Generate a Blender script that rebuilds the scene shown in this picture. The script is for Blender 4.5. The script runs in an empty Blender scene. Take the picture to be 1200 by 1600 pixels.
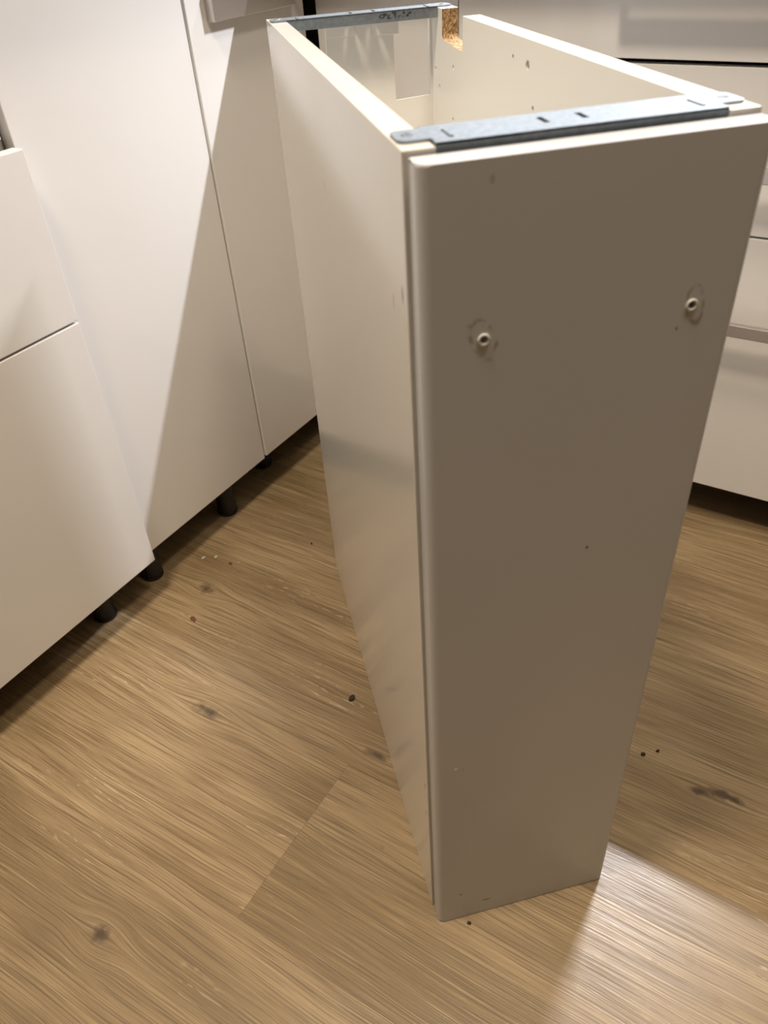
import bpy, bmesh, math, random
from mathutils import Matrix, Vector
random.seed(7)
SC = bpy.context.scene
COL = SC.collection

# ------------------------------------------------------------------ camera
cam_d = bpy.data.cameras.new('camera'); cam = bpy.data.objects.new('camera', cam_d); COL.objects.link(cam)
cam_d.sensor_fit = 'VERTICAL'; cam_d.sensor_height = 36.0; cam_d.sensor_width = 27.0
cam_d.lens = 1220.2 / 1600 * 36.0
cam_d.clip_start = 0.02
cam.matrix_world = Matrix(((0.85087856, -0.28766293, 0.43960859, 0.19954711),
                           (0.5222203, 0.55449388, -0.64793711, -0.33984787),
                           (-0.05737279, 0.78088833, 0.62203037, 0.90169983),
                           (0, 0, 0, 1)))
cam_d.dof.use_dof = True; cam_d.dof.focus_distance = 0.95; cam_d.dof.aperture_fstop = 9.0
SC.camera = cam

# ------------------------------------------------------------------ world, lights, exposure
wd = bpy.data.worlds.new('world'); SC.world = wd; wd.use_nodes = True
wd.node_tree.nodes['Background'].inputs[0].default_value = (1.0, 0.86, 0.68, 1)
wd.node_tree.nodes['Background'].inputs[1].default_value = 0.02
SC.view_settings.view_transform = 'Standard'; SC.view_settings.look = 'None'
SC.view_settings.gamma = 1.0; SC.view_settings.use_curve_mapping = False
SC.view_settings.exposure = 0.0

WARM = (1.0, 0.85, 0.67)
COOL = (0.93, 0.94, 1.0)
def area(name, loc, size, power, color, spread=180):
    d = bpy.data.lights.new(name, 'AREA'); d.shape = 'DISK'; d.size = size; d.energy = power; d.color = color
    d.spread = math.radians(spread)
    o = bpy.data.objects.new(name, d); COL.objects.link(o); o.location = loc
    return o
# round ceiling lamps of the kitchen
area('ceiling_lamp', (-0.30, -0.36, 2.46), 0.34, 25, WARM, 150)
area('ceiling_lamp', (0.46, 0.10, 2.46), 0.34, 13, WARM, 150)
# small strip lamp under the wall cabinets above the back worktop
for (x, power) in ((0.08, 22), (-0.48, 6)):  # weaker second one is unseen, added to lighten the near drawers
    o = area('cool_strip_light', (x, 1.066, 1.44), 0.17, power, COOL)
    o.data.shape = 'RECTANGLE'; o.data.size_y = 0.010

# ------------------------------------------------------------------ node helpers
def new_mat(name):
    m = bpy.data.materials.new(name); m.use_nodes = True
    nt = m.node_tree
    return m, nt, nt.nodes['Principled BSDF']
def N(nt, typ, **kw):
    n = nt.nodes.new(typ)
    for k, v in kw.items():
        setattr(n, k, v)
    return n
def setin(nt, sock, v):
    if isinstance(v, bpy.types.NodeSocket): nt.links.new(v, sock)
    elif v is not None: sock.default_value = v
def math_n(nt, op, a, b=None, c=None, clamp=False):
    n = N(nt, 'ShaderNodeMath', operation=op, use_clamp=clamp)
    setin(nt, n.inputs[0], a); setin(nt, n.inputs[1], b); setin(nt, n.inputs[2], c)
    return n.outputs[0]
def vmath(nt, op, a, b=None):
    n = N(nt, 'ShaderNodeVectorMath', operation=op)
    setin(nt, n.inputs[0], a); setin(nt, n.inputs[1], b)
    return n
def mixc(nt, fac, a, b, mode='MIX'):
    n = N(nt, 'ShaderNodeMix', data_type='RGBA', blend_type=mode)
    setin(nt, n.inputs[0], fac)
    for s, v in ((n.inputs[6], a), (n.inputs[7], b)):
        if isinstance(v, tuple) and len(v) == 3: v = v + (1,)
        setin(nt, s, v)
    return n.outputs[2]
def mapr(nt, v, a, b, c, d):
    n = N(nt, 'ShaderNodeMapRange', interpolation_type='SMOOTHSTEP')
    setin(nt, n.inputs[0], v)
    for i, x in zip((1, 2, 3, 4), (a, b, c, d)): n.inputs[i].default_value = x
    return n.outputs[0]
def noise(nt, vec, scale, detail=3, rough=0.5, dist=0.0):
    n = N(nt, 'ShaderNodeTexNoise'); setin(nt, n.inputs['Vector'], vec)
    n.inputs['Scale'].default_value = scale; n.inputs['Detail'].default_value = detail
    n.inputs['Roughness'].default_value = rough; n.inputs['Distortion'].default_value = dist
    return n.outputs[0]
def ell(nt, vec, c, r, rot=0.0, axis=2):
    """scaled distance (1 on the rim) from an ellipsoid at c with radii r"""
    a = vmath(nt, 'SUBTRACT', vec, tuple(c)).outputs[0]
    if rot:
        vr = N(nt, 'ShaderNodeVectorRotate', rotation_type=('X_AXIS', 'Y_AXIS', 'Z_AXIS')[axis])
        nt.links.new(a, vr.inputs['Vector']); vr.inputs['Angle'].default_value = rot
        a = vr.outputs[0]
    b = vmath(nt, 'DIVIDE', a, tuple(r)).outputs[0]
    return vmath(nt, 'LENGTH', b).outputs['Value']

# ------------------------------------------------------------------ materials
def gloss_white(name, col, rough, marks=(), rings=(), spec=0.5):
    m, nt, b = new_mat(name)
    tc = N(nt, 'ShaderNodeTexCoord'); v = tc.outputs['Object']
    nz = noise(nt, v, 3.0, 2)
    c = mixc(nt, mapr(nt, nz, 0.3, 0.7, 0, 1), tuple(x * 0.985 for x in col), col)
    wob = noise(nt, v, 500, 2)
    for (p, r, mc, s) in marks:
        e = ell(nt, v, p, r)
        e = math_n(nt, 'ADD', e, math_n(nt, 'MULTIPLY', math_n(nt, 'SUBTRACT', wob, 0.5), 0.9))
        c = mixc(nt, mapr(nt, e, 0.5, 1.1, s, 0), c, mc)
    for (p, r, rot, mc, s) in rings:
        e = ell(nt, v, p, r, rot, 1)
        ring = math_n(nt, 'ABSOLUTE', math_n(nt, 'SUBTRACT', e, 1.0))
        f = mapr(nt, ring, 0.05, 0.28, s, 0)
        g = mapr(nt, noise(nt, v, 160, 1), 0.42, 0.6, 0, 1)
        c = mixc(nt, math_n(nt, 'MULTIPLY', f, g), c, mc)
    nt.links.new(c, b.inputs['Base Color'])
    b.inputs['Roughness'].default_value = rough
    b.inputs['Specular IOR Level'].default_value = spec
    bp = N(nt, 'ShaderNodeBump'); bp.inputs['Strength'].default_value = 0.03; bp.inputs['Distance'].default_value = 0.0005
    nt.links.new(noise(nt, v, 60, 1), bp.inputs['Height']); nt.links.new(bp.outputs[0], b.inputs['Normal'])
    return m

BROWN = (0.10, 0.05, 0.03)
M = {}
M['door'] = gloss_white('kitchen_front_white', (0.80, 0.785, 0.765), 0.10)
M['body'] = gloss_white('carcass_board_white', (0.78, 0.755, 0.70), 0.30)
M['inside'] = gloss_white('melamine_white', (0.86, 0.835, 0.775), 0.34)
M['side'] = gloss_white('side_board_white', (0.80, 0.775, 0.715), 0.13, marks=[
    ((0, .0325, .7206), (.01, .0022, .0065), (.16, .10, .07), .9), ((0, .0566, .7073), (.01, .0018, .006), (.45, .30, .22), .7),
    ((0, .0305, .2259), (.01, .0013, .006), (.08, .04, .02), .95), ((0, .0301, .1788), (.01, .0011, .004), (.08, .04, .02), .95),
    ((0, .029, .145), (.01, .001, .0018), (.15, .09, .05), .8), ((0, .594, .788), (.02, .0035, .0035), (.18, .09, .05), .8),
    ((0, .30, .71), (.01, .003, .004), (.4, .3, .22), .3)])
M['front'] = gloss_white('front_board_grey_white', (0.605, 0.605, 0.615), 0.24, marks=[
    ((.0405, 0, .7873), (.0016, .01, .003), (.3, .25, .22), .45), ((.1194, 0, .5259), (.0013, .01, .0018), (.12, .08, .06), .9),
    ((.0213, 0, .29), (.0018, .01, .0018), (1, 1, .95), .9), ((.1582, 0, .6885), (.0010, .01, .0015), (.15, .1, .08), .8),
    ((.0565, 0, .0272), (.006, .01, .0022), (.18, .13, .1), .6), ((.027, 0, .0536), (.0015, .01, .0018), (.14, .09, .06), .9),
    ((.028, 0, .287), (.002, .01, .002), (.5, .46, .42), .5)],
    rings=[((.0375, 0, .7015), (.0065, .02, .0125), 0.45, (.24, .15, .10), .6),
           ((.1675, 0, .7025), (.0050, .02, .0125), 0.25, (.26, .17, .11), .55)])
M['worktop'] = gloss_white('worktop_pale', (0.62, 0.58, 0.53), 0.35)

def plain(name, col, rough, metallic=0.0, spec=0.5):
    m, nt, b = new_mat(name)
    tc = N(nt, 'ShaderNodeTexCoord')
    nz = noise(nt, tc.outputs['Object'], 25, 3)
    nt.links.new(mixc(nt, nz, tuple(x * 0.9 for x in col), tuple(min(1, x * 1.08) for x in col)), b.inputs['Base Color'])
    b.inputs['Roughness'].default_value = rough; b.inputs['Metallic'].default_value = metallic
    b.inputs['Specular IOR Level'].default_value = spec
    return m
M['black'] = plain('black_plastic', (0.012, 0.011, 0.010), 0.5)
M['wall'] = plain('wall_paint', (0.42, 0.40, 0.38), 0.9)
M['ceiling'] = plain('ceiling_paint', (0.62, 0.60, 0.57), 0.9)
M['plinth'] = plain('plinth_dark', (0.10, 0.07, 0.05), 0.6)
M['underside'] = plain('underside_painted_shade', (0.20, 0.15, 0.10), 0.8)  # white boards coloured dark here to deepen the shade below the cabinets
M['top_strip'] = plain('strip_cream', (0.90, 0.88, 0.82), 0.45)
M['rim'] = plain('raw_edge_white', (0.78, 0.76, 0.72), 0.5)
M['steel'] = plain('brushed_steel', (0.62, 0.57, 0.54), 0.34, 1.0)
M['subfloor'] = plain('subfloor', (0.10, 0.06, 0.03), 0.9)
M['paint_chip'] = plain('rust_chip', (0.16, 0.055, 0.03), 0.6)
M['crumb'] = plain('dark_crumb', (0.035, 0.022, 0.014), 0.8)
M['grit'] = plain('pale_grit', (0.45, 0.45, 0.40), 0.7)

# galvanised steel rail
m, nt, b = new_mat('galvanised_steel'); M['zinc'] = m
tc = N(nt, 'ShaderNodeTexCoord'); v = tc.outputs['Object']
vo = N(nt, 'ShaderNodeTexVoronoi'); vo.inputs['Scale'].default_value = 260; nt.links.new(v, vo.inputs['Vector'])
sp = noise(nt, vmath(nt, 'MULTIPLY', v, (30, 200, 200)).outputs[0], 1, 3)
c = mixc(nt, sp, (0.28, 0.32, 0.355), (0.37, 0.42, 0.46))
c = mixc(nt, 0.25, c, mixc(nt, 1.0, c, vo.outputs['Distance'], 'MULTIPLY'))
# worn printed code on the rear rail's lip
e = ell(nt, v, (.134, .571, .797), (.022, .006, .0035))
pr = noise(nt, vmath(nt, 'MULTIPLY', v, (380, 1, 420)).outputs[0], 1, 2)
c = mixc(nt, math_n(nt, 'MULTIPLY', mapr(nt, e, .8, 1.05, .85, 0), mapr(nt, pr, .48, .56, 0, 1)), c, (.06, .06, .07))
nt.links.new(c, b.inputs['Base Color']); b.inputs['Metallic'].default_value = 1.0
nt.links.new(mapr(nt, sp, .3, .7, .54, .64), b.inputs['Roughness'])

# particle board (raw saw cut)
m, nt, b = new_mat('particle_board'); M['chip'] = m
tc = N(nt, 'ShaderNodeTexCoord'); v = vmath(nt, 'MULTIPLY', tc.outputs['Object'], (1.0, 1.0, 0.55)).outputs[0]
n1 = noise(nt, v, 260, 3, .6, 1.5); n2 = noise(nt, v, 620, 2, .6, .6)
vo = N(nt, 'ShaderNodeTexVoronoi'); vo.inputs['Scale'].default_value = 420; nt.links.new(v, vo.inputs['Vector'])
c = mixc(nt, mapr(nt, n1, .36, .64, 0, 1), (.20, .105, .042), (.56, .39, .20))
c = mixc(nt, mapr(nt, n2, .55, .72, 0, .7), c, (.80, .62, .38))
c = mixc(nt, mapr(nt, vo.outputs['Distance'], .55, .8, 0, .6), c, (.10, .045, .018))
nt.links.new(c, b.inputs['Base Color']); b.inputs['Roughness'].default_value = .85
bp = N(nt, 'ShaderNodeBump'); bp.inputs['Strength'].default_value = .6; bp.inputs['Distance'].default_value = .001
nt.links.new(n1, bp.inputs['Height']); nt.links.new(bp.outputs[0], b.inputs['Normal'])

# oak vinyl plank
m, nt, b = new_mat('oak_plank'); M['oak'] = m
tc = N(nt, 'ShaderNodeTexCoord'); oi = N(nt, 'ShaderNodeObjectInfo'); geo = N(nt, 'ShaderNodeNewGeometry')
W = geo.outputs['Position']
rnd = oi.outputs['Random']
off = N(nt, 'ShaderNodeCombineXYZ'); nt.links.new(math_n(nt, 'MULTIPLY', rnd, 37.0), off.inputs[0]); nt.links.new(math_n(nt, 'MULTIPLY', rnd, 11.3), off.inputs[1])
v0 = vmath(nt, 'ADD', tc.outputs['Object'], off.outputs[0]).outputs[0]
# knots bend the grain: push y by a bump field around each knot
KN = [((-.422, .093, 0), (.028, .013)), ((-.596, .284, 0), (.020, .014)), ((-.323, -.202, 0), (.018, .014)),
      ((.237, .313, 0), (.034, .009)), ((.205, .303, 0), (.02, .008)), ((-.173, .151, 0), (.022, .009)), ((.33, .62, 0), (.012, .008))]
sepW = N(nt, 'ShaderNodeSeparateXYZ'); nt.links.new(W, sepW.inputs[0])
bend = None; knotf = None; ringf = None
for (p, (rx, ry)) in KN:
    e = ell(nt, W, p, (rx * 3.6, ry * 3.0, 1))
    dy = math_n(nt, 'SUBTRACT', sepW.outputs[1], p[1])
    k = math_n(nt, 'MULTIPLY', dy, mapr(nt, e, 0.0, 1.0, -0.75, 0))
    bend = k if bend is None else math_n(nt, 'ADD', bend, k)
wob = noise(nt, W, 55, 3, .6)
for (p, (rx, ry)) in KN:
    e = math_n(nt, 'ADD', ell(nt, W, p, (rx, ry, 1)), math_n(nt, 'MULTIPLY', math_n(nt, 'SUBTRACT', wob, .5), 1.6))
    k = mapr(nt, e, 0.1, 1.0, 1, 0)
    knotf = k if knotf is None else math_n(nt, 'MAXIMUM', knotf, k)
bv = N(nt, 'ShaderNodeCombineXYZ'); nt.links.new(bend, bv.inputs[1])
v1 = vmath(nt, 'ADD', v0, bv.outputs[0]).outputs[0]
low = noise(nt, vmath(nt, 'MULTIPLY', v1, (1.6, 8, 1)).outputs[0], 1.0, 3, .55)      # broad tone drift
warp = noise(nt, vmath(nt, 'MULTIPLY', v1, (2.2, 7, 1)).outputs[0], 1.0, 2, .5)
wv = N(nt, 'ShaderNodeCombineXYZ'); nt.links.new(math_n(nt, 'MULTIPLY', math_n(nt, 'SUBTRACT', warp, .5), .035), wv.inputs[1])
v2 = vmath(nt, 'ADD', v1, wv.outputs[0]).outputs[0]
mid = noise(nt, vmath(nt, 'MULTIPLY', v2, (4, 85, 1)).outputs[0], 1.0, 3, .6)       # grain bands
fine = noise(nt, vmath(nt, 'MULTIPLY', v2, (8, 520, 1)).outputs[0], 1.0, 3, .6)    # pores
c = mixc(nt, mapr(nt, low, .36, .62, 0, 1), (.265, .186, .095), (.435, .320, .182))
c = mixc(nt, mapr(nt, mid, .34, .66, .50, 0), c, (.205, .138, .067))
c = mixc(nt, mapr(nt, fine, .33, .55, .72, 0), c, (.135, .088, .044))
c = mixc(nt, mapr(nt, fine, .55, .72, 0, .45), c, (.60, .47, .30))
# pale cathedral flecks
arc = N(nt, 'ShaderNodeTexWave', wave_type='BANDS', bands_direction='Y'); nt.links.new(vmath(nt, 'MULTIPLY', v2, (2.2, 9, 1)).outputs[0], arc.inputs['Vector'])
arc.inputs['Scale'].default_value = 3.0; arc.inputs['Distortion'].default_value = 7; arc.inputs['Detail'].default_value = 2; arc.inputs['Detail Scale'].default_value = 1.6
patch = noise(nt, vmath(nt, 'MULTIPLY', v1, (4.0, 11, 1)).outputs[0], 1.3, 1)
brk = noise(nt, vmath(nt, 'MULTIPLY', v1, (60, 160, 1)).outputs[0], 1.0, 2)
f = math_n(nt, 'MULTIPLY', mapr(nt, arc.outputs['Fac'], .86, .98, 0, .5), mapr(nt, patch, .57, .70, 0, 1))
f = math_n(nt, 'MULTIPLY', f, mapr(nt, brk, .45, .6, 0, 1))
c = mixc(nt, f, c, (.60, .48, .32))
c = mixc(nt, math_n(nt, 'MULTIPLY', knotf, .85), c, (.060, .036, .022))
# per plank tone
tone = mapr(nt, rnd, 0, 1, .93, 1.07)
tv = N(nt, 'ShaderNodeCombineXYZ')
for i in range(3): nt.links.new(tone, tv.inputs[i])
c = mixc(nt, 1.0, c, tv.outputs[0], 'MULTIPLY')
# dried drips
wob2 = noise(nt, W, 240, 1)
for (x, y, r) in ((.248, .101, .0065), (.282, .075, .006), (.201, .14, .0045), (.216, .081, .004), (.27, .02, .004), (-.10, .045, .003)):
    e = math_n(nt, 'ADD', ell(nt, W, (x, y, 0), (r, r, 1)), math_n(nt, 'MULTIPLY', math_n(nt, 'SUBTRACT', wob2, .5), .9))
    c = mixc(nt, mapr(nt, e, .8, 1.1, .45, 0), c, (.26, .15, .075))
nt.links.new(c, b.inputs['Base Color'])
nt.links.new(mapr(nt, fine, .3, .7, .42, .25), b.inputs['Roughness'])
b.inputs['Specular IOR Level'].default_value = .5
bp = N(nt, 'ShaderNodeBump'); bp.inputs['Strength'].default_value = .35; bp.inputs['Distance'].default_value = .0008
nt.links.new(math_n(nt, 'ADD', fine, math_n(nt, 'MULTIPLY', mid, .5)), bp.inputs['Height']); nt.links.new(bp.outputs[0], b.inputs['Normal'])

# ------------------------------------------------------------------ mesh helpers
def link(name, me, parent=None):
    o = bpy.data.objects.new(name, me); COL.objects.link(o)
    if parent is not None: o.parent = parent
    return o
def empty(name, loc=(0, 0, 0), rz=0.0):
    o = bpy.data.objects.new(name, None); COL.objects.link(o); o.location = loc; o.rotation_euler = (0, 0, rz)
    o.empty_display_size = 0.05
    return o
def tag(o, label=None, cat=None, group=None, kind=None):
    if label: o['label'] = label
    if cat: o['category'] = cat
    if group: o['group'] = group
    if kind: o['kind'] = kind
    return o
def to_mesh(bm, name, mats, smooth=False):
    me = bpy.data.meshes.new(name)
    bmesh.ops.recalc_face_normals(bm, faces=bm.faces[:])
    if smooth:
        for f in bm.faces: f.smooth = True
    bm.to_mesh(me); bm.free()
    for k in (mats if isinstance(mats, (list, tuple)) else [mats]): me.materials.append(M[k])
    return me
def bm_box(bm, lo, hi, bev=0.0, seg=2, mi=0):
    lo, hi = Vector(lo), Vector(hi)
    r = bmesh.ops.create_cube(bm, size=1.0, matrix=Matrix.Translation((lo + hi) / 2) @ Matrix.Diagonal((*(hi - lo), 1)))
    vs = r['verts']
    if bev > 0:
        es = list({e for v in vs for e in v.link_edges})
        bmesh.ops.bevel(bm, geom=es, offset=bev, segments=seg, affect='EDGES', profile=0.6)
    return vs
def box(name, lo, hi, mat, parent=None, bev=0.0012):
    bm = bmesh.new(); bm_box(bm, lo, hi, bev)
    return link(name, to_mesh(bm, name, mat), parent)
def bm_prism(bm, pts, axis, a, b, mi=0):
    """extrude outline pts (2D) along axis from a to b; 2D order is the remaining axes in xyz order"""
    def P(p, t):
        q = [p[0], p[1]]; q.insert(axis, t); return q
    va = [bm.verts.new(P(p, a)) for p in pts]; vb = [bm.verts.new(P(p, b)) for p in pts]
    fs = [bm.faces.new(va), bm.faces.new(vb[::-1])]
    n = len(pts)
    for i in range(n): fs.append(bm.faces.new((va[i], vb[i], vb[(i + 1) % n], va[(i + 1) % n])))
    for f in fs: f.material_index = mi
    return fs
def bm_cyl(bm, p0, p1, r0, r1=None, seg=24):
    p0, p1 = Vector(p0), Vector(p1); d = p1 - p0
    q = d.to_track_quat('Z', 'Y').to_matrix().to_4x4()
    return bmesh.ops.create_cone(bm, cap_ends=True, segments=seg, radius1=r0, radius2=r0 if r1 is None else r1, depth=d.length,
                                 matrix=Matrix.Translation((p0 + p1) / 2) @ q)['verts']
def bm_torus(bm, c, axis, R, r, n=24, k=10):
    ax = Vector(axis).normalized(); q = ax.to_track_quat('Z', 'Y').to_matrix()
    rows = []
    for i in range(n):
        a = 2 * math.pi * i / n; row = []
        for j in range(k):
            t = 2 * math.pi * j / k
            p = Vector(((R + r * math.cos(t)) * math.cos(a), (R + r * math.cos(t)) * math.sin(a), r * math.sin(t)))
            row.append(bm.verts.new(Vector(c) + q @ p))
        rows.append(row)
    for i in range(n):
        for j in range(k):
            bm.faces.new((rows[i][j], rows[(i + 1) % n][j], rows[(i + 1) % n][(j + 1) % k], rows[i][(j + 1) % k]))
def cut(o, cutter_bm):
    """boolean-subtract the cutter from mesh object o and bake the result"""
    me = bpy.data.meshes.new('cutter'); bmesh.ops.recalc_face_normals(cutter_bm, faces=cutter_bm.faces[:]); cutter_bm.to_mesh(me); cutter_bm.free()
    c = bpy.data.objects.new('cutter', me); COL.objects.link(c)
    par = o.parent; o.parent = None
    md = o.modifiers.new('cut', 'BOOLEAN'); md.operation = 'DIFFERENCE'; md.object = c; md.solver = 'EXACT'
    bpy.context.view_layer.update()
    dg = bpy.context.evaluated_depsgraph_get()
    nm = bpy.data.meshes.new_from_object(o.evaluated_get(dg))
    o.modifiers.clear(); old = o.data; o.data = nm; nm.name = old.name
    bpy.data.objects.remove(c); bpy.data.meshes.remove(me)
    o.parent = par
    return o

# ------------------------------------------------------------------ the room
XL, XR, YF, YB, ZC = -1.29, 3.6, -3.6, 1.46, 2.5
def struct(name, lo, hi, mat):
    return tag(box(name, lo, hi, mat, None, 0), kind='structure')
floor = struct('floor', (XL, YF, -.06), (XR, YB, -.004), 'subfloor')
struct('ceiling', (XL, YF, ZC), (XR, YB, ZC + .05), 'ceiling')
struct('wall_left', (XL - .08, YF, -.06), (XL, YB, ZC), 'wall')
struct('wall_back', (XL - .08, YB, -.06), (XR + .08, YB + .08, ZC), 'wall')
struct('wall_right', (XR, YF, -.06), (XR + .08, YB, ZC), 'wall')
struct('wall_front', (XL - .08, YF - .08, -.06), (XR + .08, YF, ZC), 'wall')

# floor planks: 227 mm wide, 1.5 m long, running along x
PW, PL = 0.2275, 1.5
pm = {}
def plank_mesh(l, w):
    key = (round(l, 3), round(w, 3))
    if key not in pm:
        bm = bmesh.new()
        g, ch, h = .00003, .00022, .004
        x, y = l / 2 - g, w / 2 - g
        bm_v = []
        for (ix, iz) in ((0, -h), (0, -ch), (ch, 0)):
            bm_v.append([bm.verts.new(p) for p in ((-x + ix, -y + ix, iz), (x - ix, -y + ix, iz), (x - ix, y - ix, iz), (-x + ix, y - ix, iz))])
        for a, b_ in zip(bm_v, bm_v[1:]):
            for i in range(4): bm.faces.new((a[i], a[(i + 1) % 4], b_[(i + 1) % 4], b_[i]))
        bm.faces.new(bm_v[-1]); bm.faces.new(bm_v[0][::-1])
        pm[key] = to_mesh(bm, 'plank', 'oak')
    return pm[key]
row0 = 0.12
joint = {-1: -0.199, 0: 0.66, 1: -0.93, 2: 0.78, 3: 0.46, -2: 0.72, -3: -0.5, -4: .3}
k0 = math.floor((YF - row0) / PW)
for k in range(k0, 9):
    y0, y1 = row0 + k * PW, row0 + (k + 1) * PW
    y0, y1 = max(y0, YF), min(y1, YB)
    if y1 - y0 < .01: continue
    j = joint.get(k, random.uniform(-1, .5))
    x = j - PL * math.ceil((j - XL) / PL)
    while x < XR:
        a, b_ = max(x, XL), min(x + PL, XR)
        if b_ - a > .01:
            o = link('plank', plank_mesh(b_ - a, y1 - y0), floor); o.location = ((a + b_) / 2, (y0 + y1) / 2, 0)
        x += PL

# ------------------------------------------------------------------ fitted kitchen
def leg_mesh():
    bm = bmesh.new()
    bm_cyl(bm, (0, 0, .004), (0, 0, .075), .0175, .0175, 28)
    bm_cyl(bm, (0, 0, 0), (0, 0, .006), .0185, .0185, 28)
    bm_cyl(bm, (0, 0, .068), (0, 0, .08), .024, .024, 28)
    return to_mesh(bm, 'leg', 'black')
LEG = leg_mesh()
def legs(parent, pts):
    for (x, y) in pts:
        o = link('leg', LEG, parent); o.location = (x, y, 0)
def handle(parent, lo, hi, z, axis, front, sgn, h=.018, stand=.030, thick=.010):
    """bar handle: a flat bar along `axis` from lo to hi whose outer face stands `stand` off the front"""
    bm = bmesh.new()
    def bx(a0, a1, d0, d1, z0, z1, bev):
        d = sorted((front + sgn * d0, front + sgn * d1))
        if axis == 'x': bm_box(bm, (a0, d[0], z0), (a1, d[1], z1), bev)
        else: bm_box(bm, (d[0], a0, z0), (d[1], a1, z1), bev)
    bx(lo, hi, stand - thick, stand, z - h / 2, z + h / 2, .001)
    bx(lo, lo + .010, 0, stand - thick + .001, z - h / 2, z + h / 2, .001)
    bx(hi - .010, hi, 0, stand - thick + .001, z - h / 2, z + h / 2, .001)
    return link('handle', to_mesh(bm, 'handle', 'steel'), parent)

def cabinet_body(parent, lo, hi, open_axis):
    """board box: two sides, bottom, back and a front edge, open to the front"""
    t = .018; (x0, y0, z0), (x1, y1, z1) = lo, hi
    bm = bmesh.new()
    bm_box(bm, (x0, y0, z0), (x1, y1, z0 + t)); bm_box(bm, (x0, y0, z1 - t), (x1, y1, z1))
    if open_axis == 'x':
        bm_box(bm, (x0, y0, z0), (x1, y0 + t, z1)); bm_box(bm, (x0, y1 - t, z0), (x1, y1, z1)); bm_box(bm, (x0, y0, z0), (x0 + .006, y1, z1))
    else:
        bm_box(bm, (x0, y0, z0), (x0 + t, y1, z1)); bm_box(bm, (x1 - t, y0, z0), (x1, y1, z1)); bm_box(bm, (x0, y1 - .006, z0), (x1, y1, z1))
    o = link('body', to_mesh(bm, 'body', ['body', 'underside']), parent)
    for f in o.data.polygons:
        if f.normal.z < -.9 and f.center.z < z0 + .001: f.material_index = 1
    return o

# nearest drawer cabinet of the left run (its two lower drawers stand out 2 cm)
c = tag(empty('drawer_cabinet', (-.98, -.06, 0)), 'glossy white drawer cabinet at the left edge, two lower drawers pulled out slightly', 'cabinet')
def loc(o, base):  # keep coordinates in world space under an empty that sits at `base`
    o.location = (-base[0], -base[1], -base[2]); return o
B = (-.98, -.06, 0)
loc(box('end_light_block', (-1.27, -.580, .001), (-.650, -.562, .878), 'door', c, .0012), B)  # unseen end board, added to keep light out from under the run
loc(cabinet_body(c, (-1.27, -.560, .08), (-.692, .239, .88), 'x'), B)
for (z0, z1, xf) in ((.08, .4905, -.645), (.4935, .699, -.645), (.707, .878, -.672)):
    loc(box('drawer_front', (xf - .018, -.560, z0), (xf, .236 if xf < -.66 else .2405, z1), 'door', c, .0012), B)
bm = bmesh.new()
bm_box(bm, (-1.2, .205, .50), (-.662, .216, .66), .002); bm_box(bm, (-1.2, -.52, .50), (-.662, -.509, .66), .002)
bm_box(bm, (-1.2, -.52, .50), (-.662, .216, .512), .002)
loc(link('drawer_box', to_mesh(bm, 'drawer_box', 'steel'), c), B)
for (x, y) in ((-.702, .158), (-.702, -.49), (-1.2, .158), (-1.2, -.49)):
    loc(link('leg', LEG, c), B).location = Vector((x, y, 0)) - Vector(B)

B = (-.98, .40, 0)
c = tag(empty('door_cabinet', B), 'glossy white cabinet with one handle-free door, right of the stacked drawers', 'cabinet')
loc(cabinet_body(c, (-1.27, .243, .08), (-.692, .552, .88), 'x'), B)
loc(box('door', (-.686, .2465, .078), (-.668, .5535, .878), 'door', c, .0012), B)
for (x, y) in ((-.703, .267), (-.703, .466), (-1.2, .267), (-1.2, .51)):
    loc(link('leg', LEG, c), B).location = Vector((x, y, 0)) - Vector(B)

B = (-.98, .69, 0)
c = tag(empty('corner_cabinet', B), 'glossy white corner cabinet door with a steel bar handle at its top', 'cabinet')
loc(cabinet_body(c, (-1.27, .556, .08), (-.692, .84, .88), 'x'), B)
dr = loc(box('door', (-.6835, .5565, .082), (-.6655, .815, .878), 'door', c, .0012), B)
handle(dr, .594, .776, .7925, 'y', -.6655, 1, .036, .015, .011)
for (x, y) in ((-.74, .62), (-1.2, .62), (-1.2, .80)):
    loc(link('leg', LEG, c), B).location = Vector((x, y, 0)) - Vector(B)

# back run
B = (0, 1.13, 0)
c = tag(empty('wide_drawer_cabinet', B), 'glossy white cabinet of wide drawers with steel bar handles along the back wall', 'cabinet')
loc(box('end_light_block', (.397, .833, .001), (.415, 1.43, .878), 'door', c, .0012), B)  # unseen board added to block light entering below the wide drawers
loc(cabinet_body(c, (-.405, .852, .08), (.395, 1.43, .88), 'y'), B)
for (z0, z1, hz) in ((.08, .4975, .379), (.5005, .7035, .589), (.709, .878, .790)):
    dr = loc(box('drawer_front', (-.4035, .831, z0), (.3935, .849, z1), 'door', c, .0012), B)
    handle(dr, -.172, .162, hz, 'x', .831, -1, .018, .042)
for (x, y) in ((-.35, .95), (.34, .95), (-.35, 1.36), (.34, 1.36)):
    loc(link('leg', LEG, c), B).location = Vector((x, y, 0)) - Vector(B)
tag(box('filler_panel', (-.656, .834, .08), (-.4065, .852, .878), 'door', None, .0012),
    'plain glossy white panel closing the corner beside the wide drawers', 'panel')
# worktop, one L-shaped slab
bm = bmesh.new()
bm_prism(bm, [(-1.285, -.60), (-.640, -.60), (-.640, .744), (.43, .744), (.43, 1.455), (-1.285, 1.455)], 2, .8805, .918)
tag(link('worktop', to_mesh(bm, 'worktop', 'worktop')), 'pale worktop slab running round the corner over the cabinets', 'worktop')

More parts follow.
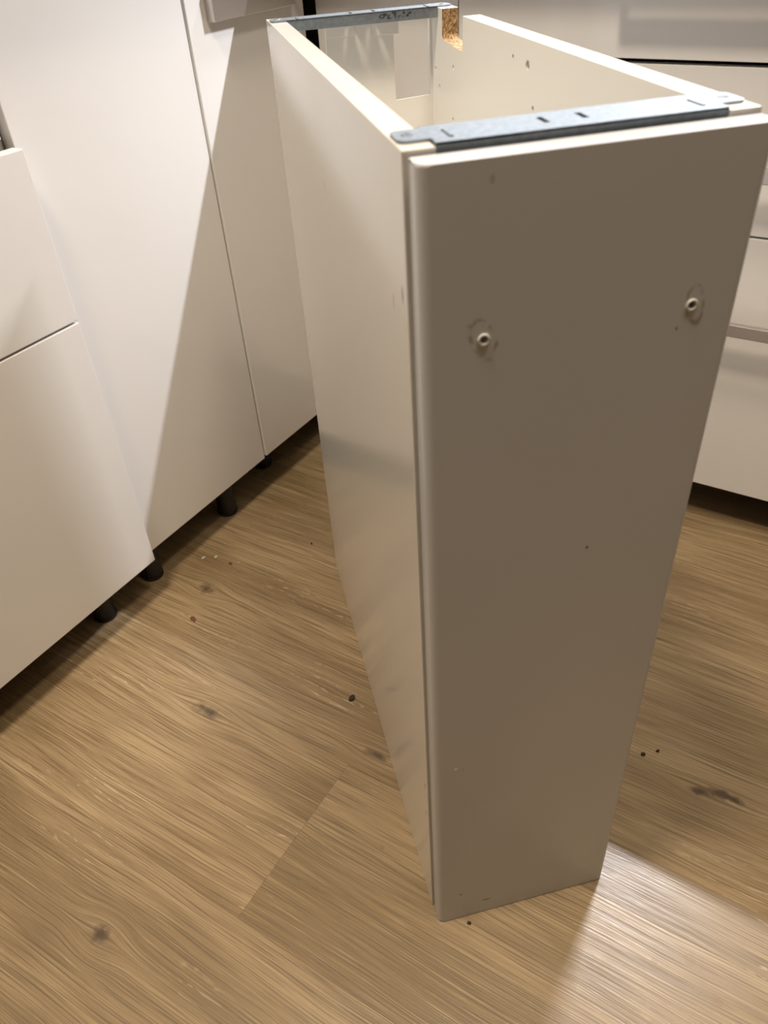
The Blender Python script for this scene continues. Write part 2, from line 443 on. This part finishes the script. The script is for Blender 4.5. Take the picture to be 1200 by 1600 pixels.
# ------------------------------------------------------------------ the freestanding narrow base cabinet
H, WC, WF, D0, D1 = 0.80, 0.199, 0.195, 0.0215, 0.6115
RZ = math.radians(44.876)
cab = tag(empty('base_cabinet', (0, 0, 0), RZ), 'tall narrow open-topped white base cabinet standing free in the middle of the floor', 'cabinet')
T = .018
# left side board
o = box('side_panel', (0, D0, .0005), (T, D1, H), ['side', 'rim'], None, .0007); o.parent = cab
# right side board with the notch sawn from its top edge
NY0, NY1, NZ = .485, .556, .772
bm = bmesh.new()
fs = bm_prism(bm, [(D0, .0005), (D1, .0005), (D1, H), (NY1, H), (NY1 + .0006, NZ + .004), (NY1 - .003, NZ), (NY0, NZ - .003), (NY0, H), (D0, H)], 0, WC - T, WC)
o = link('side_panel', None or to_mesh(bm, 'side_panel_notched', ['inside', 'chip', 'side']))
o['label'] = 'right side board with a notch sawn out of its top edge'
for f in o.data.polygons:
    cy, cz = f.center.y, f.center.z
    if abs(f.normal.x) < .5 and NY0 - .001 <= cy <= NY1 + .002 and NZ - .006 < cz < H - .002: f.material_index = 1
cb = bmesh.new()
for (y, z, r) in ((.583, .741, .0024), (.568, .725, .0024), (.517, .751, .0024), (.5175, .7005, .0024), (.344, .7915, .0022), (.310, .7925, .0042), (.294, .7515, .0024), (.10, .765, .0024), (.10, .733, .0024)):
    if z > .78: z = .783 if r < .004 else .781
    bm_cyl(cb, (WC - T - .004, y, z), (WC - T + .012, y, z), r, seg=16)
cut(o, cb); o.parent = cab
# bottom board
box('bottom_panel', (T + .0005, D0, .0005), (WC - T - .0005, D1 - .02, T), 'inside', cab)
# back board: full width low down, a tongue with a wider head between two cut-outs higher up
yb = .5960
bm = bmesh.new()
bm_prism(bm, [(T, T), (WC - T + .0005, T), (WC - T + .0005, .7995), (WC - T - .0025, .7995), (WC - T - .0025, .7125), (.1365, .7105),
              (.1365, .7765), (.1425, .777), (.1425, .7985), (.0605, .7985), (.0605, .70), (T, .70)], 1, yb, yb + .003)
bp_ = link('back_panel', to_mesh(bm, 'back_panel', 'inside'), cab)
bp_['label'] = 'thin back board with two rectangular cut-outs'
def top_strip(x0, x1, z0, z1):  # thin pale raised strip on the face of the back board
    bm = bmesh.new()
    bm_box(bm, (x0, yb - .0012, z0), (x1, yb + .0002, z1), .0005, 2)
    o = link('pale_strip', to_mesh(bm, 'pale_strip', 'top_strip'), bp_); o['label'] = 'pale strip at the top of the back board'
top_strip(.0612, .0925, .779, .7985); top_strip(.1125, .1430, .7768, .7985)

# steel cross rails
def rail(y0, y1, ty0, ty1, slots, ztop, lip):
    zt, th = ztop, .0014
    x0, x1 = T + .0006, WC - T - .0006
    tx = .0165; hl = min(.0065, (y1 - y0) * .25)
    r = .005
    def arc(cx, cy, a0, a1, n=5):
        return [(cx + r * math.cos(math.radians(a0 + (a1 - a0) * i / n)), cy + r * math.sin(math.radians(a0 + (a1 - a0) * i / n))) for i in range(n + 1)]
    L, Rr = T - tx, WC - T + tx
    pts = [(x0, y0), (x1, y0), (x1, ty0)] + arc(Rr - r, ty0 + r, -90, 0) + arc(Rr - r, ty1 - r, 0, 90) + [(x1, ty1), (x1, y1), (x0, y1), (x0, ty1)] \
        + arc(L + r, ty1 - r, 90, 180) + arc(L + r, ty0 + r, 180, 270) + [(x0, ty0)]
    bm = bmesh.new()
    bm_prism(bm, pts, 2, zt - th, zt)
    o = link('rail', to_mesh(bm, 'rail', 'zinc'))
    cb = bmesh.new()
    for (sx, sl) in slots: bm_box(cb, (sx - .0018, sl - hl, zt - .01), (sx + .0018, sl + hl, zt + .01))
    cut(o, cb)
    bm = bmesh.new(); bm.from_mesh(o.data)
    bm_box(bm, (x0, y0, zt - lip), (x1, y0 + th, zt - .0002)); bm_box(bm, (x0, y1 - th, zt - lip), (x1, y1, zt - .0002))
    for sx in (x0 + .0105, x1 - .0105): bm_box(bm, (sx - .0011, ty0 - .002, zt - .0004), (sx + .0011, ty0 + .014, zt + .0008), .0004)
    bm.to_mesh(o.data); bm.free()
    o.parent = cab
    for sx in (T / 2, WC - T / 2):
        bm = bmesh.new(); yc = (ty0 + ty1) / 2
        bm_cyl(bm, (sx, yc, zt - .0002), (sx, yc, zt + .0006), .0036, .0030, 20)
        s = link('screw', to_mesh(bm, 'screw', 'zinc')); cc = bmesh.new()
        bm_box(cc, (sx - .0022, yc - .0005, zt + .0001), (sx + .0022, yc + .0005, zt + .002)); cut(s, cc)
        cc = bmesh.new(); bm_box(cc, (sx - .0005, yc - .0022, zt + .0001), (sx + .0005, yc + .0022, zt + .002)); cut(s, cc)
        s.parent = o
    return o
rf = rail(.0228, .0585, .0325, .0560, ((.083, .042), (.105, .042)), H + .0016, .012)
rf.name = 'front_rail'; rf['label'] = 'galvanised steel cross rail at the front'
rb = rail(.5710, .5945, .5730, .5945, ((.087, .582), (.112, .582)), H + .0016, .0105)
rb.name = 'rear_rail'; rb['label'] = 'galvanised steel cross rail at the rear'

# front board: rounded long edges, two handle holes with burred rims
FX0, FX1, FT, FZ = (WC - WF) / 2, (WC + WF) / 2, .0185, .7975
R_ = .0065
def arcp(cx, cy, r, a0, a1, n=8):
    return [(cx + r * math.cos(math.radians(a0 + (a1 - a0) * i / n)), cy + r * math.sin(math.radians(a0 + (a1 - a0) * i / n))) for i in range(n + 1)]
pts = arcp(FX0 + R_, R_, R_, 180, 270) + arcp(FX1 - R_, R_, R_, 270, 360) + arcp(FX1 - .0015, FT - .0015, .0015, 0, 90, 3) + arcp(FX0 + .0015, FT - .0015, .0015, 90, 180, 3)
bm = bmesh.new(); bm_prism(bm, pts, 2, .0012, FZ)
es = [e for e in bm.edges if all(v.co.z > FZ - 1e-4 for v in e.verts) or all(v.co.z < .0015 for v in e.verts)]
bmesh.ops.bevel(bm, geom=es, offset=.0007, segments=2, affect='EDGES')
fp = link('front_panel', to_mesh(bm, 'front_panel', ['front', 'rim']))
cb = bmesh.new()
HOLES = ((.0378, .7015), (.1652, .7022))
for (x, z) in HOLES: bm_cyl(cb, (x, -.004, z), (x, .03, z), .0024, seg=20)
cut(fp, cb)
for f in fp.data.polygons: f.use_smooth = True
fp.data.set_sharp_from_angle(angle=math.radians(25))
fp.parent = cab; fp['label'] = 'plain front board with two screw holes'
for (x, z) in HOLES:
    bm = bmesh.new(); bm_torus(bm, (x, -.0001, z), (0, 1, 0), .0030, .0008)
    for v in bm.verts: v.co += Vector((random.uniform(-.0002, .0002), random.uniform(-.0003, .0001), random.uniform(-.0002, .0002)))
    r = link('hole_rim', to_mesh(bm, 'hole_rim', 'rim', True), fp); r['label'] = 'white burred rim of the screw hole'

# ------------------------------------------------------------------ litter on the floor
def crumb(name, x, y, size, flat, mat, label, cat, seed, group=None):
    rr = random.Random(seed)
    bm = bmesh.new(); bmesh.ops.create_icosphere(bm, subdivisions=2, radius=1.0)
    ax, ay = size * rr.uniform(.8, 1.2), size * rr.uniform(.55, .85)
    for v in bm.verts:
        k = 1 + rr.uniform(-.28, .28)
        v.co = Vector((v.co.x * ax * k, v.co.y * ay * k, v.co.z * flat * (1 + rr.uniform(-.2, .2))))
    lowz = min(v.co.z for v in bm.verts)
    for v in bm.verts: v.co.z -= lowz
    o = link(name, to_mesh(bm, name, mat)); o.location = (x, y, 0); o.rotation_euler = (0, 0, rr.uniform(0, 6.28))
    return tag(o, label, cat, group)
bm = bmesh.new()
bm_prism(bm, [(-.0085, .000), (-.006, -.0035), (-.001, -.0042), (.002, -.003), (.0085, -.0015), (.005, .0005), (.0035, .0036), (-.001, .0032), (-.005, .0042)], 2, 0.0, .0006)
o = link('paint_flake', to_mesh(bm, 'paint_flake', 'paint_chip')); o.location = (-.566, .220, 0); o.rotation_euler = (0, 0, -.35)
tag(o, 'ragged rust-brown flake lying on the floor before the handle-free door', 'flake')
crumb('wood_crumb', -.254, .212, .0045, .0022, 'crumb', 'dark crumb on the floor just left of the free cabinet', 'crumb', 2)
crumb('wood_crumb', .130, .322, .0032, .0018, 'crumb', 'ragged dark crumb right of the free cabinet, the nearer of two', 'crumb', 3)
crumb('wood_crumb', .145, .336, .0026, .0018, 'crumb', 'round dark crumb right of the free cabinet, the farther of two', 'crumb', 4)
crumb('wood_crumb', .030, .018, .0022, .0016, 'crumb', 'tiny dark crumb touching the bottom edge of the free cabinet front', 'crumb', 5)
crumb('wood_crumb', -.600, .352, .0030, .0014, 'paint_chip', 'small reddish crumb beside pale grit in front of the left doors', 'crumb', 6)
crumb('wood_crumb', -.505, .462, .0022, .0014, 'crumb', 'tiny dark crumb on the floor between left doors and free cabinet', 'crumb', 9)
for i, (x, y, s, t) in enumerate(((-.653, .341, .0034, 'pale grit speck nearest the left doors, left one of a pair'),
                                (-.635, .353, .0036, 'pale grit speck close to the left doors, right one of a pair'),
                                (-.588, .360, .0020, 'tiny pale grit speck just beside the small reddish crumb'),
                                (-.43, .57, .0018, 'lone pale grit speck near the far end of the left doors'))):
    crumb('grit', x, y, s, .0011, 'grit', t, 'grit', 20 + i, 'pale grit along the left doors')
